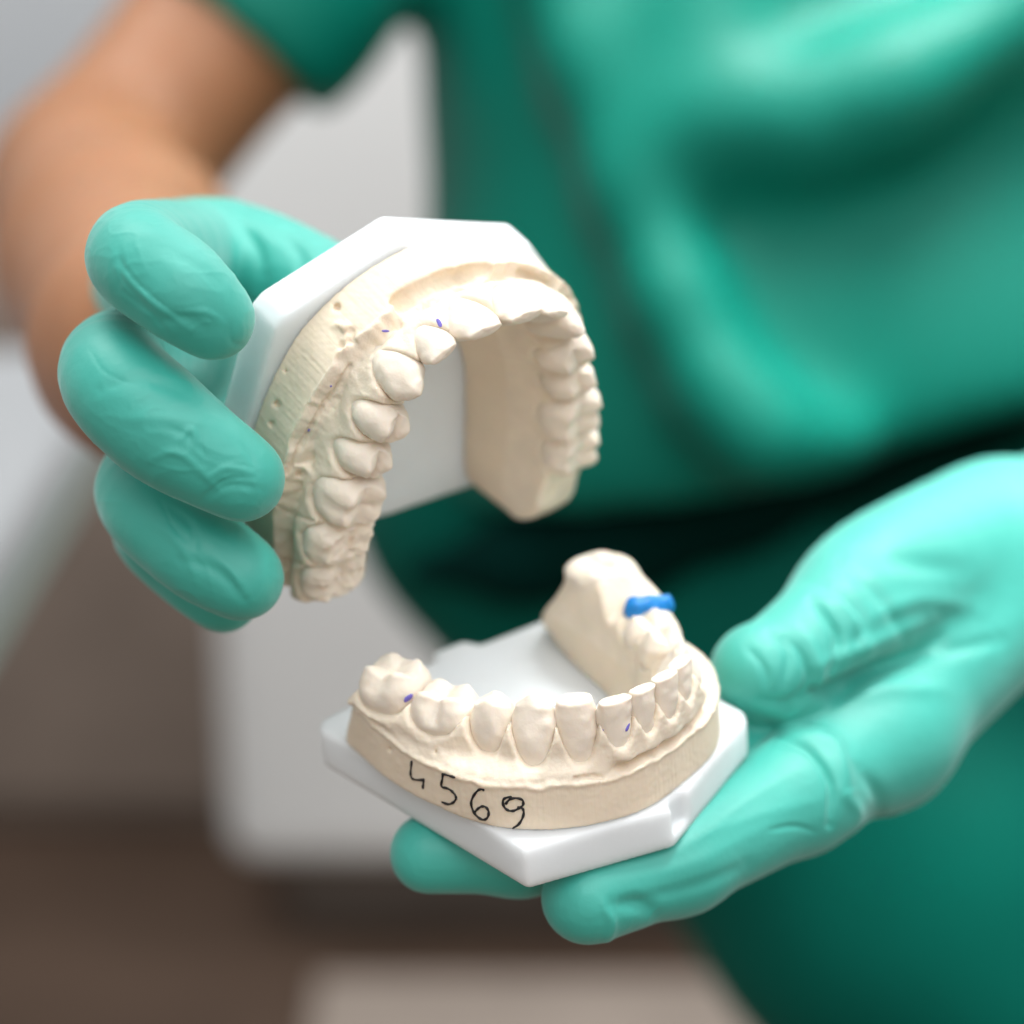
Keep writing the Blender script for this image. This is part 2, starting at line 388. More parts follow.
def arch_field(name):
    c = CFG[name]; H = c['H']; h = .34
    G = Grid((-38, -72, H-1.5), (40, 5, 7), h)
    X2, Y2 = np.meshgrid(G.ax[0], G.ax[1], indexing='ij')
    dO = poly_sdf(catmull(c['outer'], 6, True), X2, Y2); dI = poly_sdf(catmull(c['inner'], 6), X2, Y2)
    # the lines along the tooth necks, cheek side and tongue side
    Ts = sorted(c['teeth'], key=lambda T: math.atan2(T['c'][0], T['c'][1]+30))
    No, Ni = [], []
    for T in Ts:
        o = np.array([math.cos(T['ang']), math.sin(T['ang'])]); B = PROF[T['kind']][1]
        No.append(T['c']+o*(T['bl']/2*B[1]-T['lean']*.85+c['flush'])); Ni.append(T['c']-o*(T['bl']/2*B[1]+T['lean']*.85-.35))
    def ext(L, k):
        a, b = L[0], L[-1]
        return [a+np.array([-.4, -40]), a+np.array([-.2, -9])]+L+[b+np.array([.2, -9]), b+np.array([.4, -40])]
    dNo = poly_sdf(catmull(ext(No, 0), 6), X2, Y2); dNi = poly_sdf(catmull(ext(Ni, 0), 6), X2, Y2)
    S = np.zeros_like(X2); neck = np.full_like(X2, -8.); pap = np.full_like(X2, c['inter']); best = np.full_like(X2, 1e9); Bf = np.zeros_like(X2)
    for T in Ts:
        o = np.array([math.cos(T['ang']), math.sin(T['ang'])])
        u = -(X2-T['c'][0])*o[1]+(Y2-T['c'][1])*o[0]; v = (X2-T['c'][0])*o[0]+(Y2-T['c'][1])*o[1]
        q = np.abs(u)/(.5*T['md'])+np.maximum(np.abs(v)-9, 0)*.3
        Bf = np.maximum(Bf, np.exp(-(q*1.2)**2))
        m = q < best; best[m] = q[m]; neck[m] = T['neck']; pap[m] = T.get('pap', c['inter'])
    S = np.clip(1-best**2.4, 0, 1)
    pap = np.where(pap > c['inter'], c['inter']+(pap-c['inter'])*sstep(1.55, .85, best), pap)
    topz = pap+(neck-pap)*S-1.2*sstep(1.0, 1.8, best)
    topz = topz+.3*fbm(np.stack([X2*.4, Y2*.4, 0*X2], -1), 2)
    th = np.arctan2(Y2+30, X2); f1 = lambda a, b: fbm(np.stack([th*a, th*0+b, th*0], -1), 3)
    rag = f1(9, 3.3); rag2 = f1(24, 8.1); wide = f1(6, 5.5)
    if name == 'upper':
        zL = c['ledge']+.8*rag+(.4-.26*sstep(-4, -14, X2))*rag2
        lw = np.clip(2.6+1.0*wide, .9, 4); left = sstep(-4, -14, X2)
    else:
        front = sstep(12.5, 8, X2)*sstep(-24, -10, Y2)*sstep(-24, -13, X2)
        zL = c['ledge']-.3-.1*Y2+.5*rag+.2*rag2+2.0*sstep(-28, -44, Y2)*sstep(0, 10, X2)
        lw = np.clip(.5+.35*wide+1.9*front, .25, 2.7)
    zN = -8.6-(2.2*front if name == 'lower' else 0)
    yE0 = np.where(X2 < 0, -62., -67.) if name == 'upper' else np.where(X2 < 0, -58.5, -55.)
    yE1 = np.where(X2 < 0, -57., -58.) if name == 'upper' else np.where(X2 < 0, -44.0, -46.5)
    for k, z in enumerate(G.ax[2]):
        zp = z+c['tilt']*Y2
        s1 = sstep(zL+.3, np.maximum(zN, zL+1.7), z)
        led = lw*sstep(zL-.2, zL+.4, z)
        if name == 'upper': led = led*(1-left)+left*(lw+.5)*np.clip((z-zL+.5)/2.4, 0, 1)
        A = dO+led-.3*np.exp(-((z-zL+.4)/.4)**2)
        A = A+.9*np.exp(-((z-zL-1.3)/.7)**2)*np.clip(lw-.8, 0, 1.5)*sstep(-.3, .5, rag)
        Bn = dNo+.36*np.maximum(z+6.0, 0)-.5*(Bf-.6)*sstep(-4, -9, z)
        fo = A*(1-s1)+Bn*s1
        s2 = sstep(H+1, -6.5, z)
        fi = -(dI*(1-s2)+(dNi-(.3 if name == 'upper' else .12)*np.maximum(z+5, 0)+.6*(Bf-.5))*s2)
        f = smax(smax(fo, fi, 1.0), z-topz, 1.6)
        e = sstep(*((-12, -1.0) if name == 'upper' else (-21, 1.5)), z); yE = yE0*(1-e)+yE1*e
        f = smax(f, yE-Y2, 4.0)
        G.f[:, :, k] = smax(f, H-zp, .8)
    return G
def ring(pts, r): return [(p, r) for p in pts]

def build_cast(name, label, plate_poly, notch):
    c = CFG[name]; R, t = POSE[name]; H = c['H']; base = H-8.0
    M = np.eye(4); Rw = RC@R; M[:3, :3] = Rw; M[:3, 3] = cam2world(t+R@np.array([0, 0, base]))
    # orthonormalise
    u_, s_, vt = np.linalg.svd(Rw); M[:3, :3] = u_@vt
    root = empty('dental_cast', label, 'dental cast', Matrix(M.tolist()))
    off = np.array([0, 0, base]); S = lambda V: (np.asarray(V)-off)*.001
    G = arch_field(name)
    EXTRA[name](G)
    V, Q = nets(G, 1)
    N = normals(V, Q)
    zl = V[:, 2]
    amp = .075*sstep(c['ledge']-.5, c['ledge']+1, zl)+.03
    V = V+N*(amp*fbm(V*.45, 4)+.05*vnoise(V*1.9))[:, None]
    # trimmer scratches run down the base wall
    V = V+N*((.045 if name == 'upper' else .02)*sstep(c['ledge']+.5, c['ledge']-1.0, zl+c['tilt']*V[:, 1])*vnoise(np.stack([V[:, 0]*2.2, V[:, 1]*2.2, V[:, 2]*.12], 1)))[:, None]
    me = np_mesh('plaster_arch', S(V), Q, M_base); me.materials.append(M_plaster)
    zc = V[Q].mean(1)[:, 2]; Nf = N[Q].mean(1)
    me.polygons.foreach_set('material_index', ((zc+c['tilt']*V[Q].mean(1)[:, 1] > c['ledge']-.6)).astype(np.int32))
    link('plaster_arch', me, root)
    for i, T in enumerate(c['teeth']):
        W, q = tooth_mesh(T, i+(40 if name == 'upper' else 0))
        link('tooth', np_mesh('tooth', S(W), q, M_tooth), root)
    # base plate: bevelled slab
    P = np.array(plate_poly, float); bev = .5
    if ((P[:, 0]*np.roll(P[:, 1], -1)-P[:, 1]*np.roll(P[:, 0], -1)).sum()) < 0: P = P[::-1]
    Gp = Grid((-48, -80, base-1), (40, 8, H+1), .55)
    X2, Y2 = np.meshgrid(Gp.ax[0], Gp.ax[1], indexing='ij')
    d = poly_sdf(P, X2, Y2)
    for k, z in enumerate(Gp.ax[2]):
        dd = d; zq = z-H+0*X2
        for (p, q_, w, z0) in notch:
            a = np.array(p, float); e = np.array(q_, float)-a; L = e@e
            s = np.clip(((X2-a[0])*e[0]+(Y2-a[1])*e[1])/L, 0, 1)
            dn = np.sqrt((X2-a[0]-s*e[0])**2+(Y2-a[1]-s*e[1])**2)-w
            dd = smax(dd, -np.maximum(dn, z0-z), .3)
        Gp.f[:, :, k] = smax(smax(dd, z-H-.02, .9), base-z, .9)
    V2, Q2 = nets(Gp, 3); V2[:, 2] -= c['tilt']*V2[:, 1]
    link('base_plate', np_mesh('base_plate', S(V2), Q2, M_plate), root)
    bvh = BVHTree.FromPolygons([tuple(v) for v in V], [tuple(q) for q in Q.tolist()])
    tb = []
    for i, T in enumerate(c['teeth']):
        W, q = tooth_mesh(T, i+(40 if name == 'upper' else 0)); tb.append(BVHTree.FromPolygons([tuple(v) for v in W], q))
    def hit(x, y):
        o, d_ = rayo(name, x, y); best = None
        for b in [bvh]+tb:
            r = b.ray_cast(Vector(o), Vector(d_))
            if r[0] is not None and (best is None or r[3] < best[2]): best = (np.array(r[0]), np.array(r[1]), r[3])
        return best
    return root, S, hit

def holes(name, G, lst):
    pass
def surf_path(which, G, pts, r, k, sink=0., n=5):
    """a groove that follows the surface under a line of picture points"""
    P = []
    for x, y in catmull(np.array(pts, float), n):
        o, d = rayo(which, x, y); p = march(G, o, d)
        if p is not None: P.append((p+d*sink, r))
    if len(P) > 1: chain(G, P, k, 'cut')
def extra_upper(G):
    # deep channels above the front teeth, cut lines between the removable dies, air bubbles
    surf_path('upper', G, [(398, 305), (425, 289), (452, 279)], 1.6, .9, 1.0)
    surf_path('upper', G, [(460, 277), (488, 271)], 1.5, .9, .8)
    surf_path('upper', G, [(520, 272), (545, 284)], .9, .6, .4)
    surf_path('upper', G, [(287, 473), (298, 450), (312, 425), (324, 404), (337, 386), (350, 366)], .42, .25, .2)
    surf_path('upper', G, [(278, 506), (300, 517), (329, 525)], .32, .2, .3)
    surf_path('upper', G, [(280, 557), (296, 563), (312, 569)], .4, .25, .3)
    rr = random.Random(4)
    for i in range(9):
        x, y = 333+rr.random()*26, 322+rr.random()*26
        o, d = rayo('upper', x, y); p = march(G, o, d)
        if p is not None:
            q = p+np.array([rr.uniform(-1, 1), rr.uniform(-1, 1), rr.uniform(-.6, .6)])*1.4
            chain(G, [(p, rr.uniform(.4, .9)), (q, rr.uniform(.3, .7))], .4, 'cut' if i % 2 else 'union')
    for x, y, h, r in ((337, 307, -19, .75), (277, 404, -19, .7), (272, 424, -19, .55), (299, 474, -9, .55), (286, 371, -19, .35), (318, 300, -20, .3)):
        o, d = rayo('upper', x, y)
        p = march(G, o, d)
        if p is not None: chain(G, [(p-d*.5, r), (p+d*.9, r*.8)], .2, 'cut')
def extra_lower(G):
    # toothless ridge between the last molar and the premolar on the far side
    chain(G, [(np.array([-29.0, -37.5, -2.5]), 5.6), (np.array([-26.8, -30, -5.2]), 4.6), (np.array([-23.2, -21.5, -6.0]), 4.2)], 3.5)
    surf_path('lower', G, [(575, 779), (590, 777), (602, 778)], .4, .3, .1)
    for x, y, r in ((390, 750, .35), (436, 752, .3)):
        o, d = rayo('lower', x, y); p = march(G, o, d)
        if p is not None: chain(G, [(p-d*.4, r), (p+d*.6, r*.8)], .2, 'cut')
def march(G, o, d):
    s = np.arange(280, 440, .15); P = o+s[:, None]*d
    I = np.round((P-G.lo)/G.h).astype(int); ok = np.all((I >= 0) & (I < G.n), 1)
    for p, i, k in zip(P, I, ok):
        if k and G.f[tuple(i)] < 0: return p
    return None
EXTRA = {'upper': extra_upper, 'lower': extra_lower}

def tube(paths, r, n=6):
    V, Q = [], []
    for P in paths:
        P = np.array(P); T = np.gradient(P, axis=0); b0 = len(V)
        for i, (p, t_) in enumerate(zip(P, T)):
            t_ = t_/max(np.linalg.norm(t_), 1e-9); a = np.cross(t_, [.31, .5, .8]); a /= np.linalg.norm(a); b = np.cross(t_, a)
            rr = r*(.55 if i in (0, len(P)-1) else 1+.2*math.sin(i*.9))
            for k in range(n):
                V.append(p+rr*(a*math.cos(2*math.pi*k/n)+b*math.sin(2*math.pi*k/n)))
        for i in range(len(P)-1):
            for k in range(n):
                Q.append((b0+i*n+k, b0+i*n+(k+1) % n, b0+(i+1)*n+(k+1) % n, b0+(i+1)*n+k))
        Q.append(tuple(b0+k for k in reversed(range(n)))); e = b0+(len(P)-1)*n; Q.append(tuple(e+k for k in range(n)))
    return np.array(V), Q
def blob(c, n, r, sx, sy, seed, seg=14):
    """small flattened irregular lump lying on a surface with normal n"""
    n = n/np.linalg.norm(n); a = np.cross(n, [.2, .9, .3]); a /= np.linalg.norm(a); b = np.cross(n, a)
    V, Q = [], []
    for j in range(seg//2+1):
        p = math.pi*j/(seg//2)
        for i in range(seg):
            t_ = 2*math.pi*i/seg
            V.append([math.sin(p)*math.cos(t_)*sx, math.sin(p)*math.sin(t_)*sy, math.cos(p)*r])
    V = np.array(V); V = V*(1+.35*fbm(V*.9+seed*5.1, 2)[:, None])
    for j in range(seg//2):
        for i in range(seg): Q.append((j*seg+i, j*seg+(i+1) % seg, (j+1)*seg+(i+1) % seg, (j+1)*seg+i))
    return c+V[:, :1]*a+V[:, 1:2]*b+V[:, 2:]*n, Q

# upper cast in the person's right hand
upper, S_u, hit_u = build_cast('upper', 'cream upper jaw plaster cast with long front teeth, held up in the curled gloved fingers',
    [(-30.6, -8.5), (-28.6, -6.4), (-4.5, 2.2), (22.8, -7.6), (25.5, -8.5), (32, -17), (30, -66.0), (26, -68), (2, -66.5), (-36, -62), (-38.5, -58), (-34.5, -29)],
    [((-2.0, 2.6), (-.4, 2.2), 2.6, -29.4)])
# lower cast resting on the person's left hand
lower, S_l, hit_l = build_cast('lower', 'cream lower jaw plaster cast with handwritten 4569, lying on the open gloved palm',
    [(28.2, -6.4), (1.8, 3.2), (-29, -5.8), (-31, -7.8), (-35, -56), (-33.8, -58), (-14.2, -60.6), (-12.8, -64), (-5.6, -65), (-4, -62.5), (26, -61.5), (28, -59)],
    [((-2.2, 3.4), (-1.0, 3.6), 2.9, -27.6)])

def cpx(l, ox, oy, s): return [(ox+x/s, oy+y/s) for x, y in l]
strokes = [
 [(435, 600), (431, 640), (432, 668), (447, 681), (485, 683)], [(486, 676), (484, 700), (482, 720)],
 [(566, 656), (594, 664), (620, 673)], [(568, 654), (565, 680), (562, 710), (590, 720), (612, 736), (624, 758), (612, 778), (590, 786), (562, 776)],
 [(745, 726), (730, 722), (714, 730), (694, 758), (689, 790), (702, 824), (724, 846), (745, 852), (760, 838), (762, 815), (750, 798), (732, 796), (716, 806), (703, 820)],
 [(862, 756), (838, 758), (824, 770), (828, 796), (846, 812), (868, 814), (892, 803), (909, 788), (906, 768), (880, 760), (852, 766), (834, 786)],
 [(884, 800), (903, 802), (912, 818), (906, 846), (888, 874), (856, 894)],
]
paths = []
for s_ in strokes:
    P = catmull(np.array(cpx(s_, 310, 620, 4.267)), 6); q = []
    for x, y in P:
        h_ = hit_l(x, y)
        if h_: q.append(h_[0]+h_[1]*.02)
    if len(q) > 2: paths.append(q)
Vn, Qn = tube(paths, .23)
link('handwritten_number', np_mesh('handwritten_number', S_l(Vn), Qn, M_ink), lower)
def marks(hit, S, root, lst):
    for k, (x, y, sx, sy) in enumerate(lst):
        h_ = hit(x, y)
        if h_:
            V, Q = blob(h_[0], h_[1], .16, sx, sy, k+x)
            link('ink_mark', np_mesh('ink_mark', S(V), Q, M_purple), root)
marks(hit_l, S_l, lower, [(409, 698, .9, .6), (628, 727, .75, .4), (603, 730, .15, .3)])
marks(hit_u, S_u, upper, [(439, 323, .8, .4), (386, 331, .7, .2), (331, 386, .25, .25), (309, 430, .3, .4)])
# blue wax in the gap of the lower arch
cw = unp('lower', 650, 606, -1.2)
G = Grid(cw-10, cw+10, .35)
a_ = unp('lower', 635, 607, -1.2); b_ = unp('lower', 666, 601, -1.4); m_ = .5*(a_+b_)
chain(G, [(a_, 2.1), (m_+[0, 0, -.2], 1.7), (b_, 1.2)], 1.5)
chain(G, [(a_+[0, 0, -1.3], 1.5), (m_+[0, 0, -1.7], 1.7), (b_+[0, 0, -1.2], 1.3)], 1.5)
V, Q = nets(G, 3); V = V+normals(V, Q)*(.32*fbm(V*.55, 3))[:, None]
link('blue_wax', np_mesh('blue_wax', S_l(V), Q, M_blue), lower)

# ------------------------------------------------------------------ person
PLOC = np.array([.17, .86, 0.0])
person = empty('person', 'person in a green scrub top and mint rubber gloves holding two dental casts', 'person', loc=PLOC.tolist())
W2P = lambda V: cam2world(V)-PLOC
def jp(x, y, Z, r):             # joint: pixel, depth, radius in pixels
    return (px(x, y, Z), r*Z/F)

def resample(pts, n=7):
    P = catmull([[*p, r] for p, r in pts], n); return [(p[:3], p[3]) for p in P]
def crease(V, N, lst):
    """press creases and raise folds along polylines seen from the front"""
    u = 512+F*V[:, 0]/-V[:, 2]; v = 512-F*V[:, 1]/-V[:, 2]
    for (pts, w, dep, zr) in lst:
        P = catmull(np.array(pts, float), 5); d = np.full(len(V), 1e9); tt = np.zeros(len(V))
        for i, (a, b) in enumerate(zip(P[:-1], P[1:])):
            e = b-a; L = max(e@e, 1e-9); t = np.clip(((u-a[0])*e[0]+(v-a[1])*e[1])/L, 0, 1)
            q = (u-a[0]-t*e[0])**2+(v-a[1]-t*e[1])**2
            m = q < d; d[m] = q[m]; tt[m] = ((i+t)/(len(P)-1))[m]
        prof = np.exp(-d/(w*w))*np.sin(np.clip(tt, .06, .94)*math.pi)**.6
        ok = (sstep(.0, .35, N[:, 2]))*((-V[:, 2] > zr[0]) & (-V[:, 2] < zr[1]))
        V = V+N*(dep*prof*ok)[:, None]
    return V

def wrinkle(V, N):
    W = V+2.5*np.stack([vnoise(V*.09+5), vnoise(V*.09+9), vnoise(V*.09+13)], 1)
    rid = (1-np.abs(vnoise(W*np.array([.16, .22, .16]))))**5
    rid2 = (1-np.abs(vnoise(W*np.array([.33, .4, .33])+31)))**5
    m = sstep(-.15, .5, vnoise(V*.07+3)); m2 = sstep(0, .6, vnoise(V*.1+21))
    return V+N*(.10*rid*m+.09*rid2*m2+.10*fbm(V*.1, 2))[:, None]

# --- right hand (on the left of the picture), curled round the edge of the plate
G = Grid(px(40, 650, 380)*[1, 1, 0]+[-8, -8, -520], [-28, 62, -328], .75)
fing = np.full(G.f.shape, 12., np.float32)
FA = [jp(205, 255, 425, 54), jp(138, 254, 358, 51), jp(176, 287, 346, 51), jp(214, 319, 347, 41)]
FB = [jp(178, 352, 420, 50), jp(114, 368, 362, 54), jp(160, 424, 351, 57), jp(241, 478, 352, 44)]
FC = [jp(185, 445, 425, 46), jp(145, 490, 378, 49), jp(192, 543, 366, 50), jp(241, 578, 364, 43)]
FD = [jp(190, 500, 430, 42), jp(156, 525, 392, 44), jp(192, 570, 382, 40), jp(224, 598, 378, 35)]
for f_ in (FA, FB, FC, FD):
    one = np.full(G.f.shape, 12., np.float32); chain(G, resample(f_), .6, fld=one)
    fing = smin(fing, one, .8)
palm = np.full(G.f.shape, 12., np.float32)
for a_, b_ in ((FA[0], jp(165, 335, 500, 95)), (FB[0], jp(170, 350, 500, 95)), (FC[0], jp(175, 370, 500, 90)), (FD[0], jp(180, 380, 500, 85))):
    chain(G, [(a_[0], a_[1]*1.0), b_], 6, fld=palm)
thumb = np.full(G.f.shape, 12., np.float32)
chain(G, resample([jp(160, 330, 490, 90), jp(185, 262, 430, 62), jp(255, 262, 412, 52), jp(325, 290, 404, 46), jp(375, 315, 402, 40)]), 1, fld=thumb)
G.f = smin(smin(fing, palm, 5), thumb, 4)
# cuff reaching the wrist
V, Q = subdiv(*nets(G, 2)); N = normals(V, Q)
L_CR = [
 ([(117, 268), (150, 300), (190, 330)], 3.4, 0.28, (320, 372)), ([(125, 292), (150, 312), (165, 330)], 3.4, -0.26, (320, 372)),
 ([(150, 245), (190, 262), (225, 290)], 7.6, -0.23, (320, 372)), ([(150, 322), (185, 318), (205, 330)], 6.8, -0.31, (320, 372)),
 ([(180, 312), (205, 312), (222, 322)], 3.4, 0.23, (320, 372)), ([(228, 322), (232, 342), (246, 345)], 3.0, -0.18, (320, 372)),
 ([(118, 250), (122, 270), (118, 290)], 3.4, -0.15, (320, 372)),
 ([(150, 460), (175, 452), (200, 470), (220, 492)], 4.2, 0.26, (320, 385)), ([(170, 430), (190, 438), (205, 455)], 4.2, -0.26, (320, 385)),
 ([(208, 478), (226, 468), (252, 472)], 3.4, 0.26, (320, 385)), ([(205, 500), (230, 485), (262, 490)], 4.2, -0.28, (320, 385)),
 ([(180, 440), (192, 430), (196, 452)], 3.4, 0.26, (320, 385)), ([(235, 440), (250, 455), (255, 470)], 3.4, -0.15, (320, 385)),
 ([(100, 390), (140, 380), (190, 395)], 7.6, -0.31, (320, 385)), ([(120, 420), (160, 418), (210, 425)], 6.8, 0.20, (320, 385)),
 ([(180, 560), (215, 570), (245, 600)], 6, -0.41, (340, 395)), ([(215, 555), (235, 575), (250, 600)], 5, 0.34, (340, 395)),
 ([(150, 520), (180, 545), (195, 580)], 5, 0.27, (340, 395)), ([(165, 505), (190, 525), (196, 555)], 5, -0.34, (340, 395)),
 ([(240, 225), (258, 250), (262, 285)], 7, -0.82, (380, 460)), ([(285, 235), (300, 255), (302, 275)], 7, -0.61, (380, 460)),
 ([(175, 345), (200, 370), (205, 400)], 4, 0.54, (395, 520)), ([(195, 345), (215, 375), (222, 400)], 4, -0.54, (395, 520)),
]
L_CR += [
 ([(112, 262), (128, 292), (160, 318)], 2.0, 0.06, (320, 372)), ([(118, 258), (140, 285), (180, 318)], 1.6, -0.14, (320, 372)),
 ([(122, 240), (128, 262), (142, 284)], 1.6, 0.04, (320, 372)), ([(160, 262), (190, 268), (222, 300)], 1.8, 0.04, (320, 372)),
 ([(185, 335), (205, 322), (226, 326)], 2.0, 0.07, (320, 372)), ([(165, 300), (180, 305), (198, 303)], 1.8, 0.06, (320, 372)),
 ([(236, 315), (244, 330), (238, 346)], 1.6, 0.04, (320, 372)), ([(140, 310), (165, 325), (190, 348)], 1.8, 0.06, (320, 372)),
 ([(150, 462), (180, 470), (210, 468)], 2.2, 0.09, (320, 385)), ([(158, 448), (186, 455), (196, 432)], 2.0, 0.07, (320, 385)),
 ([(196, 432), (200, 456), (222, 466)], 2.0, 0.07, (320, 385)), ([(222, 466), (245, 462), (262, 470)], 2.0, 0.07, (320, 385)),
 ([(200, 500), (225, 480), (255, 478)], 2.0, -0.22, (320, 385)), ([(252, 480), (258, 495), (250, 510)], 1.8, 0.06, (320, 385)),
 ([(80, 400), (110, 425), (150, 440)], 2.2, 0.04, (320, 385)), ([(90, 350), (105, 372), (135, 385)], 2.0, -0.11, (320, 385)),
 ([(215, 560), (232, 572), (240, 592)], 2.0, 0.07, (340, 400)), ([(185, 545), (205, 565), (215, 600)], 2.0, 0.07, (340, 400)),
 ([(160, 500), (172, 525), (185, 540)], 1.8, -0.19, (340, 400)), ([(245, 560), (262, 570), (268, 590)], 1.8, 0.04, (340, 400)),
]
V = crease(V, N, L_CR); V = wrinkle(V, N)
link('glove', np_mesh('glove', W2P(V), Q, M_glove), person)

# --- left hand (on the right of the picture), under the plate of the lower cast
def under(x, y, r, h=-30.0):    # a joint lying just below the plate
    R, t = POSE['lower']; d = np.array([(x-512)/F, (512-y)/F, -1.]); n = R@np.array([0, .1, 1.])
    return (d*((h-r-.2+n@t)/(n@d)), r)
lim = 520
G = Grid([-32, -92, -500], [128, 22, -325], .8)
fi = np.full(G.f.shape, 12., np.float32)
IX = [under(588, 897, 8.2), under(680, 862, 8.8), (px(798, 794, 392), 10.8), (px(880, 735, 412), 13.5)]
MI = [under(430, 853, 7.2), under(520, 852, 7.4), under(640, 825, 9), (px(860, 720, 425), 14)]
RI = [under(470, 800, 7.2), under(560, 800, 8.2), under(680, 780, 9), (px(880, 690, 438), 14)]
for f_ in (IX, MI, RI):
    one = np.full(G.f.shape, 12., np.float32); chain(G, f_, 4, fld=one); fi = smin(fi, one, .8)
pm = np.full(G.f.shape, 12., np.float32)
for a_, b_ in ((IX[3], (px(1010, 572, 450), 18)), (MI[3], (px(1010, 566, 455), 19)), (RI[3], (px(1010, 575, 465), 19))):
    chain(G, [a_, b_, (px(1150, 520, 500), 23)], 8, fld=pm)
tb_ = np.full(G.f.shape, 12., np.float32)
chain(G, resample([(px(1000, 552, 455), 20.5), (px(885, 592, 425), 16), (px(828, 632, 406), 11.2), (px(784, 666, 399), 10), (px(757, 672, 396), 8.8)]), 1, fld=tb_)
G.f = smin(smin(fi, pm, 8), tb_, 3.5)
V, Q = subdiv(*nets(G, 2)); N = normals(V, Q)
R_CR = [
 ([(778, 738), (812, 752), (832, 785), (830, 825)], 4, -1.5, (360, 460)), ([(792, 732), (832, 744), (850, 790)], 7, 1.2, (360, 460)),
 ([(615, 905), (640, 905), (655, 915)], 9, -1.2, (330, 380)), ([(605, 905), (612, 925), (605, 945)], 5, .6, (330, 380)),
 ([(640, 900), (700, 885), (745, 865)], 8, -.5, (330, 400)), ([(690, 840), (760, 815), (820, 800)], 6, .15, (330, 420)),
 ([(600, 862), (680, 848), (760, 790), (800, 770)], 7, .2, (330, 420)), ([(620, 880), (700, 860), (790, 812)], 7, .15, (330, 420)),
 ([(790, 708), (830, 690), (880, 668), (940, 640)], 7, -2.16, (370, 480)), ([(830, 715), (880, 690), (940, 690)], 9, 0.94, (370, 480)),
 ([(820, 665), (870, 645), (930, 618)], 8, 1.01, (370, 480)),
 ([(762, 700), (790, 702), (808, 682), (802, 655), (786, 638)], 4, -1.1, (370, 480)), ([(750, 705), (790, 716), (820, 688), (814, 650), (795, 628)], 5, .6, (370, 480)),
 ([(768, 632), (788, 652), (784, 684)], 4, -.7, (370, 480)), ([(748, 648), (764, 668), (768, 690)], 4, -.5, (370, 480)),
 ([(812, 600), (838, 636), (830, 682)], 5, -1.5, (370, 480)), ([(832, 590), (856, 622), (868, 655)], 6, .7, (370, 480)),
 ([(815, 692), (838, 696), (872, 674), (925, 652)], 6, -2.6, (370, 480)), ([(800, 580), (838, 592), (862, 622), (852, 652)], 6, -.8, (370, 480)),
 ([(842, 560), (882, 600), (902, 640)], 7, -.9, (370, 480)),
 ([(850, 540), (900, 560), (960, 570)], 12, -1.08, (370, 480)), ([(870, 620), (920, 600), (980, 610)], 10, 0.72, (370, 480)),
 ([(890, 660), (950, 650), (1000, 640)], 8, -0.86, (370, 480)), ([(860, 770), (880, 800), (870, 830)], 7, -0.86, (370, 480)),
 ([(840, 790), (858, 812), (850, 840)], 6, 0.65, (370, 480)),
]
R_CR += [([(560, 880), (590, 868), (630, 862)], 2.0, .15, (330, 380)), ([(770, 830), (795, 826), (815, 832)], 2.2, -.4, (330, 420))]
V = crease(V, N, R_CR); V = .65*V+.35*wrinkle(V, N)
link('glove', np_mesh('glove', W2P(V), Q, M_glove), person)

# --- bare arms with the trunk: one continuous body
G = Grid([-330, -420, -1130], [520, 420, -440], 6.0)
trunk = [(px(880, -330, 930), 95), (px(880, 100, 980), 105), (px(880, 560, 1000), 85)]
chain(G, trunk, 30)
elbowR, wristR = px(92, 195, 790), px(150, 345, 490)
chain(G, [(px(700, -420, 930), 70), (px(400, -250, 900), 50), (px(262, -15, 830), 38), (elbowR, 36), (px(118, 262, 650), 34), (wristR, 24), (px(165, 355, 465), 23)], 18)
chain(G, [(px(1100, -420, 930), 70), (px(1400, -250, 900), 50), (px(1450, 330, 760), 40), (px(1230, 478, 600), 31), (px(1020, 556, 480), 18)], 18)
chain(G, [(px(880, -330, 930), 55), (px(880, -700, 930), 50)], 30)
V, Q = nets(G, 4)
link('body', np_mesh('body', W2P(V), Q, M_skin), person)

def cutplane(G, p, n, rad, k=3):
    n = np.array(n, float)/np.linalg.norm(n); sl, g = G.box(p-rad, p+rad)
    d = (g[0]-p[0])*n[0]+(g[1]-p[1])*n[1]+(g[2]-p[2])*n[2]
    r = np.sqrt((g[0]-p[0])**2+(g[1]-p[1])**2+(g[2]-p[2])**2)
    G.f[sl] = np.where(r < rad, smax(G.f[sl], d, k), G.f[sl])
# --- scrub top: trunk and short sleeves with folds
G = Grid([-300, -330, -1180], [560, 330, -640], 4.5)
def fold(pts, k, r=None): chain(G, [jp(*p) for p in pts], k)
for (dx, r) in ((-55, 118), (70, 118)):
    chain(G, [(px(870, -300, 930)+[dx, 0, 0], r), (px(870, 60, 900)+[dx, 0, 0], r+4), (px(870, 360, 905)+[dx, 0, 0], r+6), (px(870, 520, 930)+[dx, 0, 0], r)], 40)
chain(G, [(px(560, -330, 930), 75), (px(405, -250, 905), 60), (px(262, -15, 832), 47), (px(150, 125, 808), 47)], 24)
chain(G, [(px(1250, -330, 930), 75), (px(1400, -150, 890), 56), (px(1440, 60, 820), 47)], 24)
cutplane(G, px(232, 45, 825), [-.62, -.79, 0], 85)
fold([(545, -80, 795, 40), (592, 60, 778, 36), (632, 190, 768, 34), (672, 300, 760, 33), (718, 390, 756, 34), (762, 436, 754, 34), (840, 444, 766, 26)], 20)
fold([(740, -160, 880, 130), (1000, -230, 880, 130)], 40)
fold([(696, 128, 768, 26), (800, 122, 758, 30), (890, 92, 756, 32), (1050, 0, 758, 32)], 30)
fold([(704, 110, 766, 44), (696, 20, 776, 40), (715, -90, 790, 40)], 26)
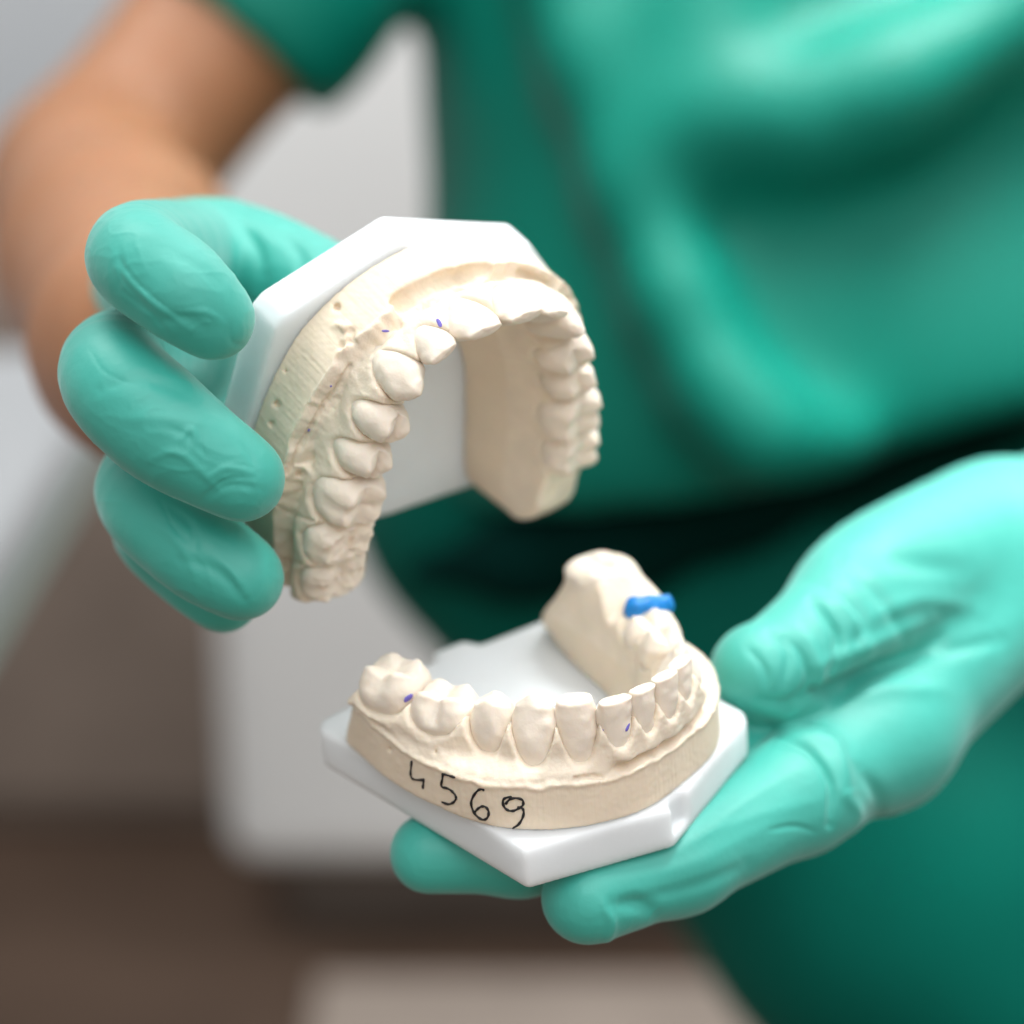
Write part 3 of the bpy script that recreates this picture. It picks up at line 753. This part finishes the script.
# hem of the shirt, hanging free above the lap
cutplane(G, px(640, 512, 800), [.28, -.95, -.25], 400, 8)
V, Q = nets(G, 14); N = normals(V, Q)
V = V+N*(2*fbm(V*.010, 2))[:, None]
link('scrub_top', np_mesh('scrub_top', W2P(V), Q, M_scrub), person)

# --- scrub trousers: hips and lap below the overhanging shirt
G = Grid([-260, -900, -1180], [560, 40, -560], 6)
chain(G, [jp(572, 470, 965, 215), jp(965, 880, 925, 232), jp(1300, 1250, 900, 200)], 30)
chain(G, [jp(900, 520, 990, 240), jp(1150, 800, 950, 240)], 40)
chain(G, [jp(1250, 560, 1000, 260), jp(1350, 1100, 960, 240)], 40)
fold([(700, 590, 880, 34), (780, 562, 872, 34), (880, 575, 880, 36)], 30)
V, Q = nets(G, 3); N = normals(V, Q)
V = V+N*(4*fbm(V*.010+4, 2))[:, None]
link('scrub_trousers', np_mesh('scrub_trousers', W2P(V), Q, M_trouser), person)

# --- added dark strip standing in for the shadow under the shirt hem
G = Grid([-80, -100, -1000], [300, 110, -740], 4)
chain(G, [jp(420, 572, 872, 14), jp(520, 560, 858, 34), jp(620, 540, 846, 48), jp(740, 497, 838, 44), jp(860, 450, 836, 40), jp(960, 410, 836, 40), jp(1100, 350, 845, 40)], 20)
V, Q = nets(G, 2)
link('hem_shade_strip', np_mesh('hem_shade_strip', W2P(V), Q, M_hem_shade), person)

# ------------------------------------------------------------------ room behind
def box(name, lo, hi, m, parent=None, bev=.01, origin=(0, 0, 0)):
    import bmesh
    bm = bmesh.new(); bmesh.ops.create_cube(bm, size=1)
    lo, hi = np.array(lo), np.array(hi)
    for v in bm.verts:
        for k in range(3): v.co[k] = (lo[k]+hi[k])/2+v.co[k]*(hi[k]-lo[k])-origin[k]
    if bev: bmesh.ops.bevel(bm, geom=bm.edges[:], offset=bev, segments=4, affect='EDGES', profile=.5)
    me = bpy.data.meshes.new(name); bm.to_mesh(me); bm.free(); me.materials.append(m)
    for p in me.polygons: p.use_smooth = False
    return link(name, me, parent)
tag(box('floor', (-4, -1.5, -.1), (4, 4.5, 0), M_floor, bev=0), kind='structure')
tag(box('back_wall', (-4, 3.2, 0), (4, 3.3, 2.8), M_wall, bev=0), kind='structure')

cab = empty('white_cabinet', 'white rounded cabinet standing behind the person, blurred', 'cabinet', loc=(.1, 2.1, 0))
co = (.1, 2.1, 0)
box('carcass', (-.295, 1.9, .115), (.70, 2.4, 1.16), M_white, cab, .035, co)
box('plinth', (-.24, 1.98, .004), (.64, 2.3, .114), M_dark, cab, .004, co)
box('worktop', (-.305, 1.89, 1.162), (.71, 2.41, 1.19), M_white, cab, .008, co)
bro = empty('brown_cabinet', 'dark brown cupboard low on the left, blurred', 'cupboard', loc=(-1.1, 2.5, 0))
bo = (-1.1, 2.5, 0)
box('carcass', (-2.0, 2.2, .004), (-.30, 2.7, .64), M_brown, bro, .01, bo)
for x0, x1 in ((-1.99, -1.16), (-1.14, -.31)):
    d_ = box('door', (x0, 2.18, .05), (x1, 2.198, .63), M_brown, bro, .003, bo)
    box('handle', (x1-.06, 2.15, .42), (x1-.045, 2.179, .56), M_steel, d_, .004, bo)
tab = empty('side_counter', 'white counter edge at the far left, blurred', 'counter', loc=(-.7, 1.1, 0))
to = (-.7, 1.1, 0)
box('counter_top', (-1.3, .72, .745), (-.285, 1.5, .785), M_counter, tab, .012, to)
box('edge_band', (-1.29, .73, .715), (-.295, 1.49, .744), M_steel, tab, .004, to)
box('leg', (-1.2, .85, .004), (-1.12, .95, .714), M_white, tab, .01, to)
tag(box('rug', (-.2, 1.2, .004), (1.4, 1.86, .016), M_rug, None, .004), kind='structure')

# ------------------------------------------------------------------ light and camera
w = bpy.data.worlds.new('World'); scene.world = w; w.use_nodes = True
bg = w.node_tree.nodes['Background']; wn = w.node_tree.nodes; wl = w.node_tree.links
wt = wn.new('ShaderNodeTexCoord'); wx = wn.new('ShaderNodeSeparateXYZ'); wr = wn.new('ShaderNodeValToRGB'); wm = wn.new('ShaderNodeMapRange')
wm.inputs['From Min'].default_value = -1; wl.new(wt.outputs['Generated'], wx.inputs[0]); wl.new(wx.outputs['Z'], wm.inputs['Value']); wl.new(wm.outputs['Result'], wr.inputs['Fac'])
wr.color_ramp.elements[0].position = .25; wr.color_ramp.elements[0].color = (1.6, 1.22, .88, 1)
wr.color_ramp.elements[1].position = .7; wr.color_ramp.elements[1].color = (.95, .98, 1, 1)
e_ = wr.color_ramp.elements.new(.5); e_.color = (1.02, .97, .90, 1)
wl.new(wr.outputs['Color'], bg.inputs['Color']); bg.inputs['Strength'].default_value = .51
def area(name, loc, target, size, power, color=(1, 1, 1), spread=180):
    l = bpy.data.lights.new(name, 'AREA'); l.shape = 'RECTANGLE'; l.size, l.size_y = size; l.energy = power; l.color = color; l.spread = math.radians(spread)
    o = bpy.data.objects.new(name, l); col.objects.link(o); o.location = loc
    o.rotation_euler = (Vector(target)-Vector(loc)).to_track_quat('-Z', 'Y').to_euler(); return o
area('window_light', (.30, -.42, 2.2), (0.0, .4, 1.08), (1.8, 1.2), 17, (.98, .99, 1))
area('background_fill', (-.7, .9, 2.7), (0, 2, .5), (1.2, .6), 26, (1, .99, .98))  # added fill, brightens the cabinet and wall behind
area('chest_fill', (.30, .74, 2.05), (.24, .74, 1.1), (.7, .3), 3.4, (.95, 1, 1), 42)  # added narrow overhead lamp for the bright patch on the chest folds
area('back_window_light', (.9, 1.6, 2.4), (.1, .75, 1.05), (1.6, 1.2), 20, (.97, .99, 1))

cam = bpy.data.cameras.new('Camera'); co_ = bpy.data.objects.new('Camera', cam); col.objects.link(co_)
co_.location = CAM_LOC.tolist(); co_.rotation_euler = (math.pi/2-PITCH, 0, 0)
cam.sensor_width = 24.48; cam.lens = 50.0; cam.sensor_fit = 'HORIZONTAL'; cam.clip_start = .02; cam.clip_end = 60
cam.dof.use_dof = True; cam.dof.focus_distance = .350; cam.dof.aperture_fstop = 50/12.0
scene.camera = co_
scene.render.engine = 'CYCLES'
scene.cycles.use_denoising = True
scene.view_settings.view_transform = 'Standard'; scene.view_settings.look = 'None'; scene.view_settings.exposure = 0
